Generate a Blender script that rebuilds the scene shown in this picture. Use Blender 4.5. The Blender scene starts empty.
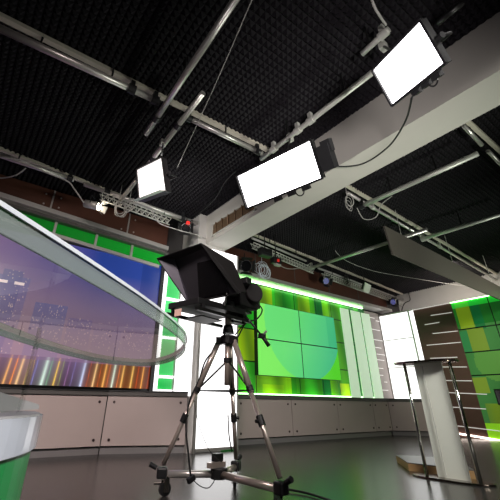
import bpy, math, random
import numpy as np
from mathutils import Vector, Matrix
random.seed(4)
S = bpy.context.scene
COL = S.collection
# ------------------------------------------------------------------ camera
CAMH = 0.7
FPX, CX, CY = 350.4, 229.7, 219.4
def _rot(y, p, r):
    cy, sy, cp, sp, cr, sr = math.cos(y), math.sin(y), math.cos(p), math.sin(p), math.cos(r), math.sin(r)
    R0 = np.array([[1, 0, 0], [0, 0, -1], [0, 1, 0]])
    Rz = np.array([[cy, sy, 0], [-sy, cy, 0], [0, 0, 1]])
    Rr = np.array([[cr, -sr, 0], [sr, cr, 0], [0, 0, 1]])
    return Rr @ np.array([[1, 0, 0], [0, cp, sp], [0, -sp, cp]]) @ R0 @ Rz
RC = _rot(*[math.radians(a) for a in (-35.67, 27.7, 0.7)])
cam_data = bpy.data.cameras.new('camera'); cam = bpy.data.objects.new('camera', cam_data); COL.objects.link(cam)
cam_data.sensor_width = 36; cam_data.lens = FPX / 500 * 36
cam_data.shift_x = (250 - CX) / 500; cam_data.shift_y = (CY - 250) / 500
cam_data.clip_start = 0.02
m = Matrix([list(RC[0]), list(-RC[1]), list(-RC[2])]).transposed().to_4x4()
m.translation = (0, 0, CAMH); cam.matrix_world = m
S.camera = cam
# ------------------------------------------------------------------ world, exposure, studio light, added fill lamps
W = bpy.data.worlds.new('world'); S.world = W; W.use_nodes = True
W.node_tree.nodes['Background'].inputs[0].default_value = (0.5, 0.5, 0.55, 1)
W.node_tree.nodes['Background'].inputs[1].default_value = 0.02
S.view_settings.view_transform = 'Standard'; S.view_settings.look = 'None'
S.view_settings.exposure = 0.0; S.view_settings.gamma = 1
def area(name, loc, target, size, power, color=(1, 1, 1), spread=180):
    d = bpy.data.lights.new(name, 'AREA'); d.shape = 'RECTANGLE'; d.size, d.size_y = size
    d.energy = power; d.color = color; d.spread = math.radians(spread)
    o = bpy.data.objects.new(name, d); COL.objects.link(o); o.location = loc
    o.rotation_euler = (Vector(target) - Vector(loc)).to_track_quat('-Z', 'Y').to_euler()
    return o
area('studio_softlight', (-0.6, 0.8, 3.7), (1.7, 6.3, 0.3), (1.2, 0.6), 52, (1, .86, .82), 75)
area('studio_backlight', (2.6, -1.2, 3.7), (4.6, 3.0, 0.4), (1.4, 0.8), 34, (1, .97, .92), 60)
area('desk_fill', (1.3, -1.5, 2.7), (-.1, 1.6, .6), (.8, 0.5), 20, (.95, .97, 1), 55)  # unseen lamp added to brighten the desk front
area('studio_keylight', (7.0, -1.0, 3.7), (11.5, 3.6, 2.0), (1.4, 0.8), 26, (1, .90, .84), 50)
area('beam_face_fill', (0.2, -1.4, 0.6), (3.4, 2.6, 3.9), (1.0, 0.5), 16, (1, .93, .92), 45)  # added low fill for the beam's left face
area('column_fill', (1.2, 3.4, 3.4), (3.3, 5.7, 3.75), (.4, .3), 9, (1, .97, .93), 60)  # extra fill put in to brighten the upper column
area('right_bay_fill', (8.8, -0.6, 0.4), (7.0, 5.0, 4.0), (1.0, 0.6), 24, (.93, 1, .88), 65)  # added from below so the right bay pipes come out brighter
area('right_wall_fill', (11.25, 4.2, 2.95), (12.4, 4.6, 3.9), (.2, 3.6), 42, (1, .90, .80))  # unseen lamp put behind the set wall to brighten the plaster above
area('beam_underside_fill', (6.2, -1.3, 0.5), (3.8, 2.2, 3.6), (1.2, 0.5), 24, (.93, 1, .86), 60)  # added fill that lifts the beam underside

# ------------------------------------------------------------------ measuring helpers
O3 = np.array([0, 0, CAMH])
def ray(x, y): return RC.T @ np.array([(x - CX) / FPX, (y - CY) / FPX, 1.])
def onz(x, y, z): d = ray(x, y); return Vector(O3 + d * (z - CAMH) / d[2])
def ony(x, y, Y): d = ray(x, y); return Vector(O3 + d * Y / d[1])
def onx(x, y, X): d = ray(x, y); return Vector(O3 + d * X / d[0])
def onp(x, y, p, n):
    d = ray(x, y); n = np.array(n, float); return Vector(O3 + d * (((np.array(p) - O3) @ n) / (d @ n)))
def para(q, scale):
    r = [RC @ ray(*p) for p in q]
    A = np.array([r[0], -r[1], r[2], -r[3]]).T
    _, _, vt = np.linalg.svd(A); d = vt[3]; d = d * np.sign(d[0]); d = d / d.mean() * scale
    return [Vector(O3 + ray(*p) * k) for p, k in zip(q, d)]

# ------------------------------------------------------------------ materials
def mat(name, col, rough=.6, metal=0, emis=None, es=0, noise=0, nscale=20, trans=0, ior=1.45, alpha=1, spec=.5, bump=0):
    m = bpy.data.materials.new(name); m.use_nodes = True; nt = m.node_tree
    b = nt.nodes['Principled BSDF']; c = (*col, 1)
    b.inputs['Base Color'].default_value = c; b.inputs['Roughness'].default_value = rough
    b.inputs['Metallic'].default_value = metal; b.inputs['Transmission Weight'].default_value = trans
    b.inputs['IOR'].default_value = ior; b.inputs['Alpha'].default_value = alpha
    b.inputs['Specular IOR Level'].default_value = spec
    if emis: b.inputs['Emission Color'].default_value = (*emis, 1); b.inputs['Emission Strength'].default_value = es
    if noise or bump:
        tc = nt.nodes.new('ShaderNodeTexCoord'); n = nt.nodes.new('ShaderNodeTexNoise'); n.inputs['Scale'].default_value = nscale
        n.inputs['Detail'].default_value = 5
        nt.links.new(tc.outputs['Object'], n.inputs['Vector'])
        if noise:
            r = nt.nodes.new('ShaderNodeMix'); r.data_type = 'RGBA'
            r.inputs[6].default_value = (*[v * (1 - noise) for v in col], 1); r.inputs[7].default_value = (*[min(1, v * (1 + noise)) for v in col], 1)
            nt.links.new(n.outputs['Fac'], r.inputs[0]); nt.links.new(r.outputs[2], b.inputs['Base Color'])
        if bump:
            bp = nt.nodes.new('ShaderNodeBump'); bp.inputs['Strength'].default_value = bump; bp.inputs['Distance'].default_value = .01
            nt.links.new(n.outputs['Fac'], bp.inputs['Height']); nt.links.new(bp.outputs[0], b.inputs['Normal'])
    return m
def emit_attr(name, strength, gloss=True):
    m = mat(name, (.01, .01, .01), .25 if gloss else .6); nt = m.node_tree; b = nt.nodes['Principled BSDF']
    a = nt.nodes.new('ShaderNodeAttribute'); a.attribute_name = 'Col'
    nt.links.new(a.outputs['Color'], b.inputs['Emission Color']); nt.links.new(a.outputs['Color'], b.inputs['Base Color']); b.inputs['Emission Strength'].default_value = strength
    return m
def srgb(r, g, b): return tuple(((c / 255) / 12.92 if c / 255 <= .04045 else ((c / 255 + .055) / 1.055) ** 2.4) for c in (r, g, b))
M = dict(
    foam=mat('acoustic_foam', (.0125, .011, .0135), .7, noise=.25, nscale=3, spec=.2),
    floor=mat('dark_vinyl_floor', (.034, .031, .030), .24, noise=.18, nscale=6, bump=.05),
    plaster=mat('grey_plaster', (.42, .40, .38), .8, noise=.06, nscale=4),
    plaster_dark=mat('dark_wall_paint', (.05, .045, .045), .8, noise=.1),
    fascia=mat('brown_laminate', (.10, .038, .025), .4, noise=.2, nscale=5),
    brown=mat('brown_set_panel', (.15, .072, .062), .5, noise=.1, nscale=4),
    pinkish=mat('mauve_set_panel', (.42, .36, .34), .6, noise=.05),
    alu=mat('brushed_aluminium', (.66, .63, .60), .32, .7, noise=.05),
    alu_dull=mat('dull_galvanised_steel', (.62, .62, .57), .42, .4, noise=.12, nscale=12),
    frame=mat('silver_set_frame', (.60, .58, .56), .4, .6),
    track=mat('beige_ceiling_track', (.55, .50, .42), .7, noise=.1),
    black=mat('black_plastic', (.012, .012, .013), .45, noise=.2),
    hoodcloth=mat('hood_front_cloth', (.03, .028, .034), .65, noise=.2, nscale=30),
    blackcloth=mat('black_cloth', (.009, .007, .008), .7, noise=.3, nscale=40),
    hoodin=mat('hood_lining', (.075, .07, .095), .6, noise=.2, nscale=30),
    darkmetal=mat('dark_metal', (.05, .05, .05), .35, .8, noise=.1),
    cabinet=mat('grey_cabinet_laminate', (.47, .39, .37), .42, noise=.05, nscale=3),
    cabinet_gap=mat('cabinet_carcass', (.05, .045, .04), .6),
    ledge=mat('dark_grey_ledge', (.10, .095, .09), .35, noise=.05),
    plinth=mat('grey_plinth', (.20, .19, .19), .4, noise=.05),
    green_pane=mat('green_lit_pane', (.01, .1, .02), .3, emis=srgb(10, 105, 25), es=.9),
    white_desk=mat('white_gloss_desk', (.45, .45, .48), .15, noise=.02),
    green_desk=mat('green_gloss_desk', (.010, .20, .045), .3, noise=.04),
    desk_top=mat('grey_desk_top', (.33, .30, .29), .35, noise=.05),
    rim=mat('frosted_green_grey_glass_edge', (.27, .31, .28), .22, trans=.25, ior=1.3),
    chrome=mat('chrome', (.62, .60, .56), .12, 1, noise=.05),
    bronze=mat('dark_chrome', (.22, .18, .15), .18, 1, noise=.05),
    leg=mat('champagne_aluminium', (.66, .56, .50), .28, .6, noise=.05),
    edge=mat('rim_highlight', (.72, .72, .72), .12, .3, noise=.03),  # pale colour of the modelled rim highlight
    wood=mat('plywood', (.42, .25, .11), .5, noise=.25, nscale=12),
    cloth_white=mat('pale_cable_bundle', (.75, .8, .95), .6, noise=.2),
    cable_white=mat('grey_white_cable', (.45, .43, .41), .5, noise=.1),
    cable=mat('black_cable', (.012, .012, .012), .5, noise=.1),
    board=mat('grey_brown_board', (.115, .10, .085), .6, noise=.1),
    beam=mat('painted_concrete', (.46, .44, .40), .75, noise=.06, nscale=3),
    vent=mat('brown_vent', (.17, .11, .065), .5, .4, noise=.2),
    tag=mat('pink_paper_tag', (.75, .50, .42), .7, noise=.03),
    red=mat('red_indicator', (.6, .02, .02), .4, emis=(1, .05, .03), es=.25),
    blue=mat('blue_gel', (.02, .03, .25), .3, emis=(.02, .03, .35), es=.22),
    bluegrey=mat('grey_reflector', (.80, .84, .74), .5, noise=.05),
    strip=mat('light_line', (.7, .7, .7), .5, emis=(1, .93, .88), es=.42),
    ledgreen=mat('green_white_light_strip', (.6, 1, .6), .5, emis=(.45, 1.0, .38), es=6.0),
    ledwarm=mat('warm_light_strip', (1, .9, .8), .5, emis=(1, .85, .75), es=4),
    lightbox=mat('backlit_white_acrylic', (.8, .8, .8), .4, emis=(1, .985, .99), es=1.7),
    led=mat('led_panel_face', (.9, .9, .9), .4, emis=(1, .965, 1), es=7),
    led_small=mat('small_led_panel_face', (.9, .9, .9), .4, emis=(1, .95, .95), es=1.0),
    lamp=mat('fresnel_lens_glow', (1, .9, .8), .3, emis=(1, .86, .70), es=28),
    frost=mat('frosted_acrylic', (.70, .80, .66), .5, trans=.1, emis=(.66, .85, .62), es=.45),
    frost_pod=mat('frosted_podium_acrylic', (.88, .90, .80), .5, trans=.1),
    screw=mat('dark_bolt', (.06, .04, .04), .4, .5),
    screen_off=mat('switched_off_screen', (.004, .004, .005), .12),
    prompter_glass=mat('prompter_glass', (.006, .006, .007), .22),
)
def glass_mat(name, tint, refl_rough=.02):
    m = bpy.data.materials.new(name); m.use_nodes = True; nt = m.node_tree
    nt.nodes.remove(nt.nodes['Principled BSDF']); out = nt.nodes['Material Output']
    t = nt.nodes.new('ShaderNodeBsdfTransparent'); t.inputs[0].default_value = (*tint, 1)
    g = nt.nodes.new('ShaderNodeBsdfGlossy'); g.inputs['Roughness'].default_value = refl_rough
    f = nt.nodes.new('ShaderNodeFresnel'); f.inputs[0].default_value = 1.45
    mx = nt.nodes.new('ShaderNodeMixShader')
    ge = nt.nodes.new('ShaderNodeNewGeometry'); mr = nt.nodes.new('ShaderNodeMapRange')
    mr.inputs['To Min'].default_value = 1.75; mr.inputs['To Max'].default_value = 1 / 1.75
    nt.links.new(ge.outputs['Backfacing'], mr.inputs['Value']); nt.links.new(mr.outputs[0], f.inputs[0])
    nt.links.new(f.outputs[0], mx.inputs[0]); nt.links.new(t.outputs[0], mx.inputs[1]); nt.links.new(g.outputs[0], mx.inputs[2])
    nt.links.new(mx.outputs[0], out.inputs[0]); return m
M['glass'] = glass_mat('clear_table_glass', (.90, .93, .91))
def rim_mat():
    m = mat('frosted_glass_rim', (.20, .22, .20), .16, noise=.04); nt = m.node_tree; b = nt.nodes['Principled BSDF']
    t = nt.nodes.new('ShaderNodeBsdfTransparent'); t.inputs[0].default_value = (.85, .92, .86, 1); mx = nt.nodes.new('ShaderNodeMixShader'); mx.inputs[0].default_value = .6
    nt.links.new(t.outputs[0], mx.inputs[1]); nt.links.new(b.outputs[0], mx.inputs[2]); nt.links.new(mx.outputs[0], nt.nodes['Material Output'].inputs[0]); return m
M['rim'] = rim_mat()
M['glass_leg'] = glass_mat('clear_glass_leg', (.95, .97, .96))

# ------------------------------------------------------------------ mesh building
def root_loc(p):
    while p is not None and p.parent is not None: p = p.parent
    return Vector(p.location) if p is not None else None
class MB:
    def __init__(s): s.v = []; s.f = []; s.mi = []; s.cur = 0
    def add(s, vs, fs):
        n = len(s.v); s.v += [Vector(v) for v in vs]; s.f += [[i + n for i in f] for f in fs]; s.mi += [s.cur] * len(fs); return s
    def hexa(s, b, t):  # bottom loop, top loop (any n)
        n = len(b); fs = [list(range(n))[::-1], list(range(n, 2 * n))] + [[i, (i + 1) % n, n + (i + 1) % n, n + i] for i in range(n)]
        return s.add(list(b) + list(t), fs)
    def box(s, a, b):
        x0, y0, z0 = [min(a[i], b[i]) for i in range(3)]; x1, y1, z1 = [max(a[i], b[i]) for i in range(3)]
        return s.hexa([(x0, y0, z0), (x1, y0, z0), (x1, y1, z0), (x0, y1, z0)], [(x0, y0, z1), (x1, y0, z1), (x1, y1, z1), (x0, y1, z1)])
    def obox(s, c, u, v, w, hu, hv, hw):
        c, u, v, w = Vector(c), Vector(u).normalized() * hu, Vector(v).normalized() * hv, Vector(w).normalized() * hw
        return s.hexa([c - u - v - w, c + u - v - w, c + u + v - w, c - u + v - w], [c - u - v + w, c + u - v + w, c + u + v + w, c - u + v + w])
    def slab(s, poly, d):
        d = Vector(d); return s.hexa([Vector(p) for p in poly], [Vector(p) + d for p in poly])
    def beam(s, a, b, w, h, up=(0, 0, 1)):
        a, b = Vector(a), Vector(b); d = (b - a); x = d.cross(Vector(up))
        if x.length < 1e-6: x = d.cross(Vector((1, 0, 0)))
        x.normalize(); y = x.cross(d).normalized()
        c = [x * sx * w / 2 + y * sy * h / 2 for sx, sy in ((-1, -1), (1, -1), (1, 1), (-1, 1))]
        return s.hexa([a + k for k in c], [b + k for k in c])
    def cyl(s, a, b, r, r2=None, n=14):
        return s.tube([a, b], [r, r if r2 is None else r2], n)
    def tube(s, pts, r, n=8):
        pts = [Vector(p) for p in pts]; N = len(pts); rs = r if isinstance(r, (list, tuple)) else [r] * N
        d0 = (pts[1] - pts[0]).normalized(); x = d0.cross(Vector((0, 0, 1)))
        if x.length < .05: x = d0.cross(Vector((1, 0, 0)))
        x.normalize(); vs = []
        for i, p in enumerate(pts):
            d = (pts[min(i + 1, N - 1)] - pts[max(i - 1, 0)]).normalized()
            x = (x - d * x.dot(d)).normalized(); y = d.cross(x)
            for k in range(n):
                a = 2 * math.pi * k / n; vs.append(p + (x * math.cos(a) + y * math.sin(a)) * rs[i])
        fs = [[i * n + k, i * n + (k + 1) % n, (i + 1) * n + (k + 1) % n, (i + 1) * n + k] for i in range(N - 1) for k in range(n)]
        fs += [list(range(n))[::-1], [(N - 1) * n + k for k in range(n)]]
        return s.add(vs, fs)
    def torus(s, c, ax, R, r, n=20, m=8):
        ax = Vector(ax).normalized(); x = ax.cross(Vector((0, 0, 1)))
        if x.length < .05: x = ax.cross(Vector((1, 0, 0)))
        x.normalize(); y = ax.cross(x); c = Vector(c); vs = []
        for i in range(n):
            a = 2 * math.pi * i / n; d = x * math.cos(a) + y * math.sin(a)
            for k in range(m):
                b = 2 * math.pi * k / m; vs.append(c + d * (R + r * math.cos(b)) + ax * r * math.sin(b))
        return s.add(vs, [[i * m + k, i * m + (k + 1) % m, ((i + 1) % n) * m + (k + 1) % m, ((i + 1) % n) * m + k] for i in range(n) for k in range(m)])
    def build(s, name, mats, parent=None, smooth=False, bevel=0):
        if not isinstance(mats, (list, tuple)): mats = [mats]
        if parent is None:
            xs = [v.x for v in s.v]; ys = [v.y for v in s.v]; zs = [v.z for v in s.v]
            off = Vector(((min(xs) + max(xs)) / 2, (min(ys) + max(ys)) / 2, min(zs)))
        else: off = root_loc(parent)
        me = bpy.data.meshes.new(name); me.from_pydata([v - off for v in s.v], [], s.f)
        for mm in mats: me.materials.append(mm)
        for p, i in zip(me.polygons, s.mi): p.material_index = i
        import bmesh
        bm = bmesh.new(); bm.from_mesh(me); bmesh.ops.recalc_face_normals(bm, faces=bm.faces); bm.to_mesh(me); bm.free()
        if smooth:
            for p in me.polygons: p.use_smooth = len(p.vertices) == 4
        o = bpy.data.objects.new(name, me); COL.objects.link(o)
        if parent is None: o.location = off
        else: o.parent = parent
        if bevel:
            b = o.modifiers.new('bevel', 'BEVEL'); b.width = bevel; b.segments = 2; b.limit_method = 'ANGLE'
        return o
def tag(o, label=None, cat=None, group=None, kind=None):
    for k, v in (('label', label), ('category', cat), ('group', group), ('kind', kind)):
        if v: o[k] = v
    return o
def thing(name, label, cat, loc, group=None):
    o = bpy.data.objects.new(name, None); o.empty_display_size = .1; COL.objects.link(o); o.location = loc
    return tag(o, label, cat, group)
def struct(name, mb, m, **k): return tag(mb.build(name, m, **k), kind='structure')
def lerp(a, b, t): return a + (b - a) * t
def mixc(a, b, t): t = max(0, min(1, t)); return tuple(x + (y - x) * t for x, y in zip(a, b))
def picture(name, q, nx, ny, fn, m, parent=None, thick=None):
    """q = TL, TR, BR, BL; fn(u, v, point) gives the colour of the printed or shown picture; u right, v down"""
    q = [Vector(p) for p in q]; vs = []; fs = []
    for j in range(ny + 1):
        for i in range(nx + 1):
            u, v = i / nx, j / ny; vs.append(q[0].lerp(q[1], u).lerp(q[3].lerp(q[2], u), v))
    cols = []
    for j in range(ny):
        for i in range(nx):
            a = j * (nx + 1) + i; fs.append([a, a + nx + 1, a + nx + 2, a + 1])
            c = fn((i + .5) / nx, (j + .5) / ny, (vs[a] + vs[a + nx + 2]) / 2); cols += [(*c, 1)] * 4
    n0 = len(fs)
    if thick:
        k = len(vs); vs += [p + Vector(thick) for p in q]; c = [0, nx, ny * (nx + 1) + nx, ny * (nx + 1)]
        fs += [[c[0], c[1], k + 1, k], [c[1], c[2], k + 2, k + 1], [c[2], c[3], k + 3, k + 2], [c[3], c[0], k, k + 3], [k, k + 1, k + 2, k + 3]]
        cols += [(0, 0, 0, 1)] * 20
    off = root_loc(parent) if parent is not None else (q[2] + q[3]) / 2
    me = bpy.data.meshes.new(name); me.from_pydata([v - off for v in vs], [], fs)
    ca = me.color_attributes.new('Col', 'FLOAT_COLOR', 'CORNER'); ca.data.foreach_set('color', [x for c in cols for x in c])
    me.materials.append(m)
    o = bpy.data.objects.new(name, me); COL.objects.link(o)
    if parent is not None: o.parent = parent
    else: o.location = off
    return o
X0, X1, Y0, YB, ZC = -2.6, 12.4, -1.8, 6.7, 4.28
YS = 6.6       # plane of the stage set on the back wall
XR = 10.8      # plane of the stage set on the right
# ------------------------------------------------------------------ setting
struct('floor', MB().box((X0, Y0, -.1), (X1, YB, 0)), M['floor'])
struct('wall_back', MB().box((X0, YB, 0), (X1, YB + .15, ZC + .1)), M['plaster_dark'])
struct('wall_left', MB().box((X0 - .15, Y0, 0), (X0, YB, ZC + .1)), M['plaster_dark'])
struct('wall_front', MB().box((X0, Y0 - .15, 0), (X1, Y0, ZC + .1)), M['plaster_dark'])
struct('wall_right', MB().box((X1, Y0, 0), (X1 + .15, YB, ZC + .1)), M['plaster'])
# foam ceiling: pyramids pointing down, below a slab
def foam():
    mb = MB(); P = .077; h = .05
    vs = []; fs = []
    nx = int((X1 - X0) / P); ny = int((YB - Y0) / P)
    for j in range(ny + 1):
        for i in range(nx + 1): vs.append((X0 + i * P, Y0 + j * P, ZC))
    for j in range(ny):
        for i in range(nx):
            a = j * (nx + 1) + i; k = len(vs); vs.append((X0 + (i + .5) * P, Y0 + (j + .5) * P, ZC - h))
            b, c, d = a + 1, a + nx + 2, a + nx + 1
            fs += [[a, k, b], [b, k, c], [c, k, d], [d, k, a]]
    me = bpy.data.meshes.new('ceiling'); me.from_pydata(vs, [], fs); me.materials.append(M['foam'])
    o = bpy.data.objects.new('ceiling', me); COL.objects.link(o); tag(o, kind='structure')
foam()
struct('trim_1', MB().box((X0, Y0, ZC + .01), (X1, YB, ZC + .1)), M['plaster_dark'])
# beam and column
bx0, bx1, bz = 3.48, 3.99, 3.6
struct('trim_2', MB().box((bx0, Y0, bz), (bx1, YB, ZC)), M['beam'])
struct('trim_3', MB().box((3.30, 5.68, 0), (3.95, 6.08, ZC)), M['plaster'])
# vent in the beam's left face
vent = thing('air_vent', 'brown slatted air vent set in the left face of the concrete beam', 'vent', (bx0, 5.0, 3.7))
vq = [onx(213, 222, bx0), onx(246, 198, bx0), onx(257, 211, bx0), onx(217, 235, bx0)]
ya, yb = max(vq[0].y, vq[3].y), min(vq[1].y, vq[2].y); za, zb = 3.68, 3.95
f = MB(); f.box((bx0 - .03, yb, za), (bx0, ya, za + .025)); f.box((bx0 - .03, yb, zb - .025), (bx0, ya, zb)); f.box((bx0 - .03, yb, za), (bx0, yb + .03, zb)); f.box((bx0 - .03, ya - .03, za), (bx0, ya, zb))
f.build('vent_frame', M['alu_dull'], vent)
MB().box((bx0 - .012, yb + .03, za + .025), (bx0 - .002, ya - .03, zb - .025)).build('backing', M['vent'], vent)
for i in range(6):
    y = lerp(yb + .06, ya - .06, (i + .5) / 6); MB().obox((bx0 - .03, y, (za + zb) / 2), (1, .6, 0), (0, 0, 1), (.6, -1, 0), .035, .11, .008).build('vent_slat', M['vent'], vent)

# ------------------------------------------------------------------ brown fascia above the set
def quad_y(pts, Y, d): return MB().slab([ony(x, y, Y) for x, y in pts], (0, d, 0))
def fascia_run(name, label, top, bot, joints, Y):
    t = thing(name, label, 'fascia', ony(*bot[0], Y))
    xs = [top[0]] + joints + [top[1]]
    for (ta, tb), (tc, td) in zip(xs[:-1], xs[1:]): pass
    return t
YF = 6.5
fl = thing('fascia_board', 'dark brown fascia boards with riveted joints above the city screen', 'fascia', (1.0, YF, 3.7))
zt = ZC - .06
Lb = ony(-60, 174.5, YF); Rb = ony(182, 252.5, YF)
def fz(x): return lerp(Lb.z, Rb.z, (x - Lb.x) / (Rb.x - Lb.x))
jx = [ony(52.5, 201, YF).x, ony(128.5, 224, YF).x]; xs = [Lb.x, 2 * jx[0] - jx[1]] + jx + [3.0]
xs = sorted(xs)
for a, b in zip(xs[:-1], xs[1:]):
    if b - a < .1: continue
    MB().slab([(a + .012, YF, fz(a)), (b - .012, YF, fz(b)), (b - .012, YF, zt), (a + .012, YF, zt)], (0, .06, 0)).build('board', M['fascia'], fl)
for a in xs[1:-1]:
    MB().box((a - .014, YF - .006, fz(a)), (a + .014, YF + .02, zt)).build('joint_strip', M['frame'], fl)
    for sx in (-.13, .13):
        for z in (fz(a) + .09, zt - .12): MB().cyl((a + sx, YF - .012, z), (a + sx, YF, z), .016).build('rivet', M['frame'], fl)
# silver cornice rail below the fascia (left)
cr = MB(); cr.slab([(Lb.x, YF - .08, fz(Lb.x) - .09), (3.0, YF - .08, fz(3.0) - .08), (3.0, YF - .08, fz(3.0)), (Lb.x, YF - .08, fz(Lb.x))], (0, .16, 0))
tag(cr.build('cornice_rail', M['frame']), 'long silver cornice rail running above the row of green panes', 'rail')
cr = MB(); cr.slab([(Lb.x, YF - .02, fz(Lb.x) - .19), (3.05, YF - .02, fz(3.05) - .15), (3.05, YF - .02, fz(3.05) - .10), (Lb.x, YF - .02, fz(Lb.x) - .12)], (0, .12, 0))  # dark bar filling the gap under the cornice
tag(cr.build('dark_rail', M['ledge']), 'dark recessed rail under the long silver cornice', 'rail')

# ------------------------------------------------------------------ left set: green panes frame, city screen
gw = thing('green_pane_frame', 'silver frame of green backlit panes around the top and right of the city screen', 'set frame', (1.5, YS, .85))
top = lambda x: lerp(226.5, 251.5, (x - 80) / 80) if x > 20 else lerp(226.5, 251.5, (x - 80) / 80)
bot = lambda x: lerp(243, 266.5, (x - 80) / 78)
cells = [-62, -22, 17, 57, 97, 132, 166]
pane_m = emit_attr('backlit_green_pane', .85)
for a, b in zip(cells[:-1], cells[1:]):
    q = [ony(a + 1.5, top(a + 1.5) + 1.2, YS), ony(b - 1, top(b - 1) + 1.2, YS), ony(b - 2.6, bot(b - 2.6) - 1.2, YS), ony(a - .6, bot(a - .6) - 1.2, YS)]
    q[3].x = q[0].x; q[2].x = q[1].x
    br = (a + 60) / 220
    picture('green_pane', q, 10, 6, lambda u, v, p, b0=br: mixc(srgb(4, 62, 14), srgb(14, 130, 34), b0 * 1.0 + (u - .5) * .15 - .3 * abs(v - .5)), pane_m, gw, (0, .02, 0))
    x = q[0].x - .03; MB().box((x - .022, YS - .05, q[3].z - .02), (x + .022, YS + .03, q[0].z + .02)).build('mullion', M['frame'], gw)
a, b = ony(-62, top(-62), YS), ony(166, top(166), YS)
MB().slab([a - Vector((0, .06, .025)), b - Vector((0, .06, .025)), b + Vector((0, -.06, .03)), a + Vector((0, -.06, .03))], (0, .09, 0)).build('top_rail', M['frame'], gw)
a, b = ony(-62, bot(-62), YS), ony(158, bot(158), YS)
MB().slab([a - Vector((0, .06, .045)), b - Vector((0, .06, .045)), b + Vector((0, -.06, .02)), a + Vector((0, -.06, .02))], (0, .09, 0)).build('lower_rail', M['frame'], gw)
# green vertical column of panes
gx0, gx1 = ony(160, 330, YS).x + .03, ony(176, 330, YS).x
zcuts = [ony(168, 391, YS).z, ony(167, 377, YS).z, ony(168, 338, YS).z, ony(170, 299.5, YS).z, ony(165, 258, YS).z]
for k, (z0, z1) in enumerate(zip(zcuts[:-1], zcuts[1:])):
    picture('green_pane', [(gx0, YS, z1 - .03), (gx1, YS, z1 - .03), (gx1, YS, z0 + .03), (gx0, YS, z0 + .03)], 8, 12,
            lambda u, v, p, k=k: mixc(srgb(30, 150, 65), srgb(90, 205, 120), [.0, .35, .6, .45][k] + .5 * u - .25 * v), pane_m, gw, (0, .02, 0))
    MB().box((gx0, YS - .05, z0 - .022), (gx1, YS + .02, z0 + .022)).build('cross_bar', M['lightbox'], gw)
MB().box((gx0 - .045, YS - .06, .82), (gx0, YS + .03, zcuts[-1])).build('side_post', M['lightbox'], gw)
MB().box((gx1, YS - .05, .82), (gx1 + .05, YS + .03, zcuts[-1])).build('side_post', M['frame'], gw)

# city screen
zs0, zs1 = .87, 3.28
sx0, sx1 = -2.2, gx0 - .15
city_m = emit_attr('city_picture', .72)
trail_rng = random.Random(7)
trails = [(x, s, c) for x, s, c in [(5, 1.2, (255, 190, 110)), (12, .8, (255, 150, 60)), (18, 1.5, (255, 210, 150)), (26, 1, (250, 200, 120)), (33, .6, (120, 120, 190)), (43, 2.2, (215, 245, 230)), (48, .6, (110, 170, 130)),
          (55, .9, (255, 215, 90)), (60, .5, (140, 150, 90)), (66, .5, (150, 110, 160)), (72, .5, (120, 110, 170)), (82, 1.6, (205, 220, 255)), (94, 1.2, (255, 215, 150)), (88, .4, (190, 90, 50)), (99, .4, (200, 90, 40)), (104, 1.3, (255, 190, 100)),
          (108, .6, (200, 90, 40)), (113, 1.4, (225, 245, 225)), (118, .5, (230, 120, 60)), (122, 1.2, (255, 200, 110)), (131.5, 1.2, (255, 205, 110)), (137, .6, (200, 80, 30)), (142, 1.0, (255, 180, 90)), (148, .5, (180, 70, 30)), (-10, 1.2, (255, 180, 80)), (-22, 1, (255, 200, 140)), (-35, 1.5, (250, 220, 170))]]
trails = [(ony(x, 378, YS).x, s * .011, srgb(*c)) for x, s, c in trails]
bl = []
for (xa, xb, zt_, c) in [(.12, .62, 2.52, (92, 88, 140)), (.78, 1.3, 2.16, (92, 92, 140)), (1.35, 1.75, 1.98, (110, 95, 135)), (-.5, .05, 2.2, (105, 88, 125)), (1.8, 2.3, 1.86, (118, 100, 135)), (-1.4, -.6, 2.4, (90, 80, 130)), (2.35, 2.9, 1.92, (120, 98, 130)), (-2.0, -1.5, 2.0, (100, 80, 120)), (.2, .5, 2.62, (80, 78, 130))]:
    bl.append((xa, xb, zt_, srgb(*c)))
def hsh(a, b): return (math.sin(a * 127.1 + b * 311.7) * 43758.5453) % 1.0
def city(u, v, p):
    x, z = p.x, p.z
    if z < zs0 + .045: return (.002, .002, .002)
    if z < 1.33:
        t = (z - zs0) / .5
        base = mixc(srgb(92, 38, 18), srgb(62, 30, 26), t) if x > 1.75 or x < .45 else mixc(srgb(58, 44, 52), srgb(96, 78, 110), t)
        if x < .25: base = mixc(base, srgb(160, 90, 40), .5)
        c = base
        for xt, w, tc in trails:
            d = (x - xt - (z - 1.1) * .06) / w
            if abs(d) < 12: c = mixc(c, tc, .72 * math.exp(-d * d) * (1 - .45 * t)); c = mixc(c, tc, .22 * math.exp(-abs(d) * .35))
        if z > 1.28: c = mixc(c, srgb(120, 95, 125), .6)
        return c
    top = mixc(srgb(122, 92, 140), srgb(34, 56, 128), (x + .2) / 1.9)
    low = mixc(srgb(150, 122, 132), srgb(132, 110, 136), (x + .5) / 3)
    c = mixc(low, top, (z - 1.75) / 1.15)
    if x > 2.55 and z > 2.3: c = mixc(c, srgb(18, 40, 100), .5)
    for xa, xb, zb_, bc in bl:
        if xa < x < xb and z < zb_:
            f = (z - 1.5) / (zb_ - 1.5); c = mixc(c, bc, .25 + .6 * max(0, f))
            if f > .1 and hsh(int(x * 80), int(z * 65)) < .04: c = mixc(c, srgb(255, 220, 190), .38)
    if abs(z - 2.41) < .025 and (.18 < x < .3 or .4 < x < .55): c = srgb(235, 215, 215)
    if z < 2.0 and hsh(int(x * 80) + 900, int(z * 70)) < .016: c = mixc(c, srgb(255, 225, 190), .32)
    return c
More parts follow.
